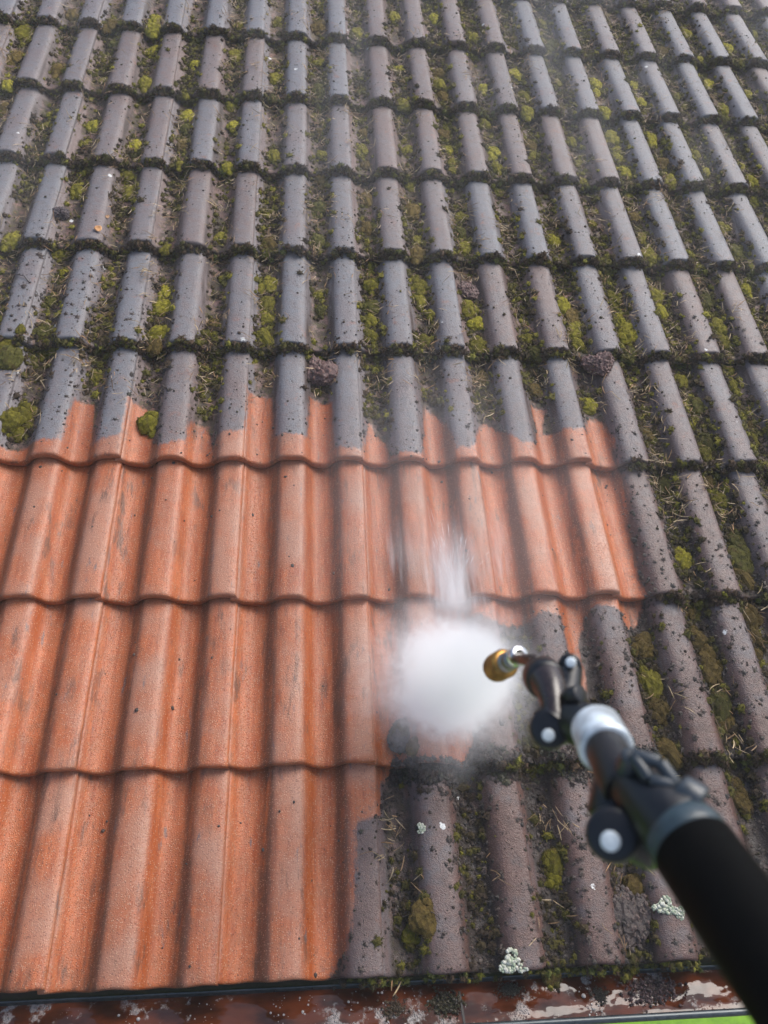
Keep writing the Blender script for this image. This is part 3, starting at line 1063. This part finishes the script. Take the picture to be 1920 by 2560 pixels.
wx = np.linspace(GX0, GX1, 900)
wy = np.linspace(YF + .0035, YB - .0035, 34)
A, B = np.meshgrid(wx, wy)
ZZ = ZR - .010 + .0010 * np.sin(A * 21 + 2 * np.sin(B * 60)) * np.sin(B * 70 + A * 9)
V = np.stack([A, B, ZZ], -1).reshape(-1, 3)
a = np.arange(A.size).reshape(A.shape)
F = np.stack([a[:-1, :-1], a[:-1, 1:], a[1:, 1:], a[1:, :-1]], -1).reshape(-1, 4)
tag(build('water', V, F, water_material()), kind='structure')

# foam bubbles
BUB = [ico(2)]
k = 260
ctr = np.array([(px_roof(x, y, -.06)[0]) for x, y in [(880, 2490), (700, 2500), (1050, 2520), (960, 2540), (1130, 2480), (1450, 2470), (1480, 2520), (330, 2520), (520, 2500), (1000, 2470), (770, 2545), (170, 2530)]])
ci = rng.integers(0, len(ctr), k)
X = ctr[ci] + rng.normal(0, .010, k)
Y = rng.uniform(YF + .01, YB - .01, k)
R = rng.gamma(1.3, .0007, k).clip(.0004, .0045)
V, F, own = stamp(BUB, np.zeros(k, int), rotz(np.zeros(k)) * R[:, None, None] * np.array([1, 1, .8]), np.stack([X, Y, np.full(k, ZR - .0098)], -1))
t = NT('foam')
t.set(Base_Color=(.62, .60, .58), Roughness=.12)
t.b.inputs['Transmission Weight'].default_value = .55
t.b.inputs['IOR'].default_value = 1.15
tag(build('foam', V, F, t.m), 'whitish foam bubbles floating on the brown gutter water', 'foam', kind='stuff')


def gutter_lump(px, py, rpx, cols, label, seed, stretch=1.6):
    d = MR @ (RC.T @ np.array([(px - 960) / FPX, (py - 1280) / FPX, 1.0]))
    c0 = MR @ CR
    tt = (ZR - .012 - c0[2]) / d[2]
    P = c0 + d * tt
    rad = rpx * tt / FPX
    r = np.random.default_rng(seed)
    n = 900
    q = r.normal(0, .42, (n, 3)) * np.array([stretch, .8, .25])
    m = rotz(r.uniform(0, 6, n)) * r.uniform(.04, .13, (n, 1, 1))
    V, F, own = stamp(BLOB, r.integers(0, 6, n), m, q)
    o = build('sludge_clump', V * rad, F, M_SOIL, smooth=False)
    cattr(o.data, 'col', np.array(cols)[r.integers(0, len(cols), n)][own])
    o.location = P
    tag(o, label, 'sludge', 'clumps of sludge in the gutter')


gutter_lump(1630, 2480, 48, [(.05, .030, .032), (.075, .045, .045), (.03, .02, .02)], 'purple brown crumbly sludge clump floating in the gutter beside the pole', 31)
gutter_lump(1275, 2478, 26, [(.03, .028, .02), (.045, .04, .028)], 'small dark sludge clump floating alone right of the gutter joint', 32, 1.2)
gutter_lump(1110, 2510, 45, [(.028, .022, .015), (.05, .04, .02), (.04, .036, .014)], 'dark mossy sludge clump left of the gutter joint', 33, 1.0)
gutter_lump(1500, 2490, 30, [(.02, .018, .014), (.035, .03, .02)], 'blackish sludge clump between the white foam and the purple clump', 34, .8)
gutter_lump(985, 2520, 34, [(.04, .026, .016), (.06, .04, .02)], 'brown sludge clump in the foam below the soiled tile edge', 35, 1.0)

# ------------------------------------------------------------------ pressure washer lance
M_BLK = simple('black_plastic', (.0035, .004, .0055), .36, bump=.0002, bscale=900)
M_POLE = simple('black_pole', (.003, .003, .003), .62)
M_POLE.node_tree.nodes['Principled BSDF'].inputs['Specular IOR Level'].default_value = .04
M_SLV = simple('dark_sleeve', (.010, .007, .006), .4)
M_LEV = simple('worn_lever', (.030, .040, .050), .35)
M_RING = simple('grey_collar', (.028, .048, .060), .4)
M_ALU = simple('scuffed_aluminium', (.62, .68, .72), .5, .4, bscale=180, var=.4)
M_TUBE = simple('wet_brown_tube', (.022, .013, .012), .30, coat=.2)
M_NUT = simple('nickel_nut', (.80, .80, .80), .22, 1.0)
M_BRASS = simple('brass', (.34, .18, .045), .38, .8, bscale=400, var=.45)
M_STEEL = simple('dull_steel', (.30, .29, .27), .35, .9)
M_PIN = simple('pin_grey', (.68, .74, .75), .45, .1)


def lathe(p0, p1, prof_pts, sides=40):
    """solid of revolution; prof_pts = [(t along p0->p1 in metres, radius)]"""
    p0, p1 = Vector(p0), Vector(p1)
    d = (p1 - p0).normalized()
    a = d.orthogonal().normalized()
    b = d.cross(a)
    V, F = [], []
    for t_, r_ in prof_pts:
        for k in range(sides):
            q = 2 * math.pi * k / sides
            V.append(tuple(p0 + d * t_ + (a * math.cos(q) + b * math.sin(q)) * max(r_, 1e-5)))
    n = len(prof_pts)
    for i in range(n - 1):
        for k in range(sides):
            F.append([i * sides + k, i * sides + (k + 1) % sides, (i + 1) * sides + (k + 1) % sides, (i + 1) * sides + k])
    return np.array(V), np.array(F)


def rod(p0, p1, r0, r1=None, bev=.0015):
    L = (Vector(p1) - Vector(p0)).length
    r1 = r0 if r1 is None else r1
    return lathe(p0, p1, [(0, 0), (0, r0 - bev), (bev * .3, r0 - bev * .3), (bev, r0), (L - bev, r1), (L - bev * .3, r1 - bev * .3), (L, r1 - bev), (L, 0)])


def merge(*VF):
    Vs, Fs, b = [], [], 0
    for V, F in VF:
        Vs.append(V)
        Fs.append(F + b)
        b += len(V)
    return np.concatenate(Vs), np.concatenate(Fs)


lance = bpy.data.objects.new('pressure_washer_lance', None)
COL.objects.link(lance)
LO = px_world(1735, 2115, .43)
lance.location = LO
tag(lance, 'black telescopic pressure washer lance with jointed head and brass nozzle', 'pressure washer')


def lpart(name, VF, mat, parent=None):
    V, F = VF
    base = np.array(LO)
    return build(name, V - base, F, mat, parent or lance)


Q = px_world
camw = Vector(cl)


def toward_cam(p, k):
    p = Vector(p)
    return p + (camw - p).normalized() * k


def stick(a, b, **kw):
    return rod(Q(*a), Q(*b), **kw)


# pole: runs from behind the grey collar to close under the camera
p_far, p_near = Q(1734, 2121, .430), Q(1904, 2366, .378)
p_end = p_far + (p_near - p_far).normalized() * .40
lpart('pole', rod(p_far, p_end, .0220), M_POLE)
dirp = (p_far - p_near).normalized()
lpart('collar', lathe(p_far + dirp * .016, p_far - dirp * .006, [(0, .0175), (.001, .0195), (.008, .0214), (.013, .0214), (.015, .0208), (.016, .0195)]), M_RING)
# clamp head that locks the inner tube
c0, c1 = p_far + dirp * .010, Q(1566, 1950, .480)
cl_body = rod(c0, c1, .0205, .0140, .003)
lobe_c = Q(1532, 2086, .462)
lobe = rod(toward_cam(lobe_c, .008), toward_cam(lobe_c, -.016), .0150, bev=.003)
web = rod(Q(1535, 2066, .480), Q(1650, 2095, .466), .0150, .0185, .003)
neck = rod(Q(1530, 2050, .484), Q(1545, 1945, .494), .0150, .0140, .003)
sleeve = rod(p_far + dirp * .008, p_far - dirp * .020, .0150, .0208, .001)
lpart('clamp', merge(cl_body, lobe, web, neck, sleeve), M_BLK)
la, lb, lc, ld = Q(1580, 1886, .462), Q(1650, 1905, .456), Q(1692, 1965, .449), Q(1622, 1948, .453)
bars = [rod(p_, q_, .0036, bev=.001) for p_, q_ in ((la, lb), (lb, lc), (lc, ld), (ld, la))]
lpart('clamp_lever', merge(*bars, rod(lc, Q(1745, 2012, .443), .0085, .0110, .002), rod(la, Q(1568, 1925, .472), .0060, .0075, .002)), M_LEV)
pin = toward_cam(Q(1526, 2103, .462), .0088)
lpart('pin', rod(toward_cam(pin, .0030), toward_cam(pin, -.002), .0055, bev=.0012), M_PIN)
# inner tubes
lpart('inner_tube', rod(Q(1566, 1975, .474), Q(1508, 1858, .516), .0134, .0130), M_SLV)
lpart('aluminium_tube', rod(Q(1518, 1876, .510), Q(1490, 1818, .540), .0170, .0166, .002), M_ALU)
# jointed head: lower knuckle, upper knuckle
k1 = Q(1374, 1822, .575)
low = rod(toward_cam(k1, .008), toward_cam(k1, -.014), .0138, bev=.003)
body = rod(Q(1494, 1826, .552), Q(1398, 1790, .592), .0165, .0145, .003)
shoulder = rod(Q(1380, 1826, .592), Q(1440, 1780, .580), .0135, .0150, .003)
k2 = Q(1425, 1662, .615)
up = rod(toward_cam(k2, .008), toward_cam(k2, -.012), .0086, bev=.0025)
arm = tube_path([Q(1378, 1812, .577), Q(1408, 1768, .586), Q(1422, 1715, .602), Q(1427, 1668, .615)], [.0140, .0112, .0092, .0088], 22)
knob = rod(Q(1420, 1745, .578), Q(1452, 1735, .570), .0068, bev=.0015)
lpart('lower_knuckle', merge(low, body, shoulder, arm, knob), M_BLK)
lpart('upper_knuckle', up, M_BLK)
pn = toward_cam(Q(1371, 1838, .575), .0085)
lpart('pin', rod(toward_cam(pn, .0026), toward_cam(pn, -.002), .0044, bev=.0009), M_PIN)
pn = toward_cam(Q(1427, 1656, .612), .0085)
lpart('pin', rod(toward_cam(pn, .0026), toward_cam(pn, -.002), .0038, bev=.0009), M_PIN)
elbow = tube_path([Q(1386, 1795, .575), Q(1384, 1760, .582), Q(1378, 1725, .592), Q(1366, 1700, .603)], [.0088, .0090, .0114, .0132], 28)
ring = lathe(Q(1368, 1704, .600), Q(1340, 1672, .640), [(0, .0120), (.001, .0142), (.006, .0151), (.018, .0150), (.024, .013), (.025, 0)])
lpart('elbow', elbow, M_TUBE)
lpart('elbow_collar', ring, M_BLK)
# thin pipe, nut and brass nozzle
n0, n1 = Q(1345, 1652, .640), Q(1286, 1645, .690)
lpart('pipe', rod(n0, n1, .0046), M_TUBE)
nd = (Q(1248, 1666, .720) - Q(1296, 1640, .690)).normalized()
nb0 = Q(1296, 1640, .690)
lpart('nut', lathe(nb0 - nd * .003, nb0 + nd * .010, [(0, .0050), (0, .0080), (.0015, .0088), (.0035, .0088), (.005, .0070), (.0085, .0070), (.0095, .0076), (.012, .0076), (.013, .006)], 10), M_NUT)
lpart('barrel', lathe(nb0 + nd * .009, nb0 + nd * .024, [(0, .006), (0, .0084), (.006, .0084), (.0065, .0078), (.009, .0078), (.0095, .0086), (.015, .0086)], 36), M_STEEL)
th = [(0, .006), (0, .0100), (.001, .0112)]
for i in range(4):
    th += [(.0015 + i * .0042, .0118), (.0022 + i * .0042, .0127), (.0044 + i * .0042, .0127), (.0050 + i * .0042, .0116), (.0056 + i * .0042, .0112)]
th += [(.0190, .0122), (.0215, .0118), (.0225, .0105), (.0228, .0085), (.0205, .0080), (.0205, .0032), (.0260, .0030), (.0265, .0012), (.0240, 0)]
lpart('nozzle', lathe(nb0 + nd * .022, nb0 + nd * .06, th, 48), M_BRASS)
noz = nb0 + nd * .047

# ------------------------------------------------------------------ water spray: cone from the nozzle to the tiles
hit = Vector(MR @ px_roof(1116, 1702, -.01))
axis = (hit - noz)
LEN = axis.length
axis.normalize()
qz = axis.to_track_quat('Z', 'Y').to_matrix().to_4x4()
R1 = .128
V, F = lathe((0, 0, 0), (0, 0, 1), [(0, 0), (0, .012), (.08, .03)] + [(LEN * s_, .03 + 1.95 * R1 * s_ ** .8) for s_ in np.linspace(.12, 1.03, 16)] + [(LEN * 1.035, 0)], 36)
t = NT('water_spray')
t.n.remove(t.b)
c = t.coord()
sp = t.n.new('ShaderNodeSeparateXYZ')
t.link(c, sp.inputs[0])
s_ = t.math('DIVIDE', sp.outputs[2], LEN)
rad = t.math('SQRT', t.math('ADD', t.math('MULTIPLY', sp.outputs[0], sp.outputs[0]), t.math('MULTIPLY', sp.outputs[1], sp.outputs[1])))
rmax = t.math('ADD', t.math('MULTIPLY', t.math('POWER', t.math('MAXIMUM', s_, 0.0), .8), 1.15 * R1), .014)
rr = t.math('DIVIDE', rad, rmax)
nz = t.math('ADD', t.math('MULTIPLY', t.noise(c, 9, 3, .6), .65), t.math('MULTIPLY', t.noise(t.scale(c, (60, 60, 12)), 1.0, 4, .65), .35))
rr = t.math('ADD', rr, t.math('MULTIPLY', t.math('SUBTRACT', nz, .5), 2.1))
core = t.math('POWER', t.step(rr, .0, 1.10, 1, 0), 2.2)
veil = t.math('MULTIPLY', t.math('MULTIPLY', t.step(rr, .7, 1.45, 1, 0), t.step(s_, .45, .95)), .055)
den = t.math('MULTIPLY', t.math('ADD', core, veil), t.step(s_, .0, .35, .15, 1.0))
pv = t.n.new('ShaderNodeVolumePrincipled')
pv.inputs['Color'].default_value = (1, 1, 1, 1)
t.link(t.math('MULTIPLY', den, 30.0), pv.inputs['Density'])
t.link(pv.outputs[0], t.out.inputs['Volume'])
spr = build('water_spray', V, F, t.m)
spr.matrix_world = Matrix.Translation(noz) @ qz
tag(spr, 'dense white cloud of water spray shooting from the brass nozzle', 'water spray')

# splash sheet running up the tiles above the cloud
sx = px_roof(1140, 1490, -.01)
Vs, Fs, b_ = [], [], 0
for i in range(190):
    a = rng.normal(0, .22)
    L0 = abs(rng.normal(0, .09))
    L = rng.uniform(.010, .045)
    x0 = sx[0] + math.sin(a) * L0 + rng.normal(0, .006)
    y0 = sx[1] + math.cos(a) * L0
    tt = np.linspace(0, 1, 6)
    cx, cy = x0 + math.sin(a) * L * tt, y0 + math.cos(a) * L * tt
    cz = surf(cx, cy) + .001 + rng.uniform(0, .010) * (1 - .3 * tt)
    cz = np.maximum(cz, surf(cx, cy) + .0008)
    w_ = rng.uniform(.00012, .0004)
    V, F = tube_path(list(zip(cx, cy, cz)), [w_ * .3, w_, w_, w_ * .8, w_ * .5, w_ * .1], 6)
    Vs.append(V); Fs.append(F + b_); b_ += len(V)
t = NT('splash_water')
t.set(Base_Color=(.92, .93, .95), Roughness=.2)
spl = build('water_splash', np.concatenate(Vs), np.concatenate(Fs), t.m)
spl.matrix_world = ROOF
tag(spl, 'thin white streaks of splash water running up the orange tiles', 'splash', kind='stuff')
t = NT('spray_fan')
t.n.remove(t.b)
c = t.coord()
sp = t.n.new('ShaderNodeSeparateXYZ')
t.link(c, sp.inputs[0])
FL = .34
s_ = t.math('DIVIDE', sp.outputs[1], FL)
xr = t.math('DIVIDE', sp.outputs[0], t.math('ADD', t.math('MULTIPLY', t.math('MAXIMUM', s_, 0.0), .32), .050))
zr = t.math('DIVIDE', sp.outputs[2], .045)
rr = t.math('SQRT', t.math('ADD', t.math('MULTIPLY', xr, xr), t.math('MULTIPLY', zr, zr)))
stk = t.noise(t.scale(c, (95, 9, 30)), 1.0, 3, .6)
rr = t.math('ADD', rr, t.math('MULTIPLY', t.math('SUBTRACT', stk, .5), 1.5))
den = t.math('MULTIPLY', t.step(rr, .2, 1.0, 1, 0), t.math('MULTIPLY', t.math('POWER', t.step(s_, 1.0, .12, 0, 1), 2.2), t.step(s_, 0, .10)))
pv = t.n.new('ShaderNodeVolumePrincipled')
pv.inputs['Color'].default_value = (1, 1, 1, 1)
t.link(t.math('MULTIPLY', den, 46.0), pv.inputs['Density'])
t.link(pv.outputs[0], t.out.inputs['Volume'])
v, f = [], []
box(v, f, (-.15, 0, -.03), (.15, FL, .06))
fan = build('spray_fan', v, np.array(f), t.m, smooth=False)
fan.matrix_world = ROOF @ Matrix.Translation((sx[0], sx[1] - .045, float(surf(sx[0], sx[1])) + .012)) @ Matrix.Rotation(.03, 4, 'Z')
tag(fan, 'soft white fan of water bouncing up the orange tiles above the spray cloud', 'water spray')

# thin mist hanging in the air
t = NT('haze')
t.n.remove(t.b)
pv = t.n.new('ShaderNodeVolumePrincipled')
pv.inputs['Color'].default_value = (1, 1, 1, 1)
pv.inputs['Density'].default_value = .008
t.link(pv.outputs[0], t.out.inputs['Volume'])
v, f = [], []
box(v, f, (-16, -16, LZ - 1.03), (16, 16, 2.9))
tag(build('haze', v, np.array(f), t.m, smooth=False), kind='stuff')
t = NT('drifting_mist')
t.n.remove(t.b)
c = t.coord()
n1 = t.noise(t.scale(c, (2.6, 1.5, 2.5)), 1.0, 4, .6)
pv = t.n.new('ShaderNodeVolumePrincipled')
pv.inputs['Color'].default_value = (1, 1, 1, 1)
sp = t.n.new('ShaderNodeSeparateXYZ')
t.link(c, sp.inputs[0])
lo_ = t.step(sp.outputs[1], 1.0, 2.6)
t.link(t.math('MULTIPLY', t.math('MULTIPLY', t.step(n1, .42, .70), t.step(sp.outputs[2], .48, .2)), t.math('MULTIPLY', lo_, t.math('ADD', .35, t.math('MULTIPLY', t.step(sp.outputs[0], .2, 2.0), .65)), ), ), t.n.new('ShaderNodeMath').inputs[0])
mm = t.n[-1]
mm.operation = 'MULTIPLY'
mm.inputs[1].default_value = .55
bx = t.math('SUBTRACT', sp.outputs[0], .80)
by = t.math('SUBTRACT', sp.outputs[1], .92)
bd = t.math('SQRT', t.math('ADD', t.math('MULTIPLY', bx, bx), t.math('MULTIPLY', by, by)))
nb_ = t.noise(c, 5.5, 3, .6)
bd = t.math('ADD', bd, t.math('MULTIPLY', t.math('SUBTRACT', nb_, .5), .5))
veil = t.math('MULTIPLY', t.math('MULTIPLY', t.step(bd, .52, .06), .75), t.step(sp.outputs[2], .34, .05))
t.link(t.math('ADD', mm.outputs[0], veil), pv.inputs['Density'])
t.link(pv.outputs[0], t.out.inputs['Volume'])
v, f = [], []
box(v, f, (-1.2, .30, .05), (3.0, 4.4, .50))
mist = build('mist', v, np.array(f), t.m, smooth=False)
mist.matrix_world = ROOF
tag(mist, 'thin pale spray mist drifting over the tiles around and above the jet', 'mist', kind='stuff')
print('moss cushions', moss_n, 'objects', len(S.objects))
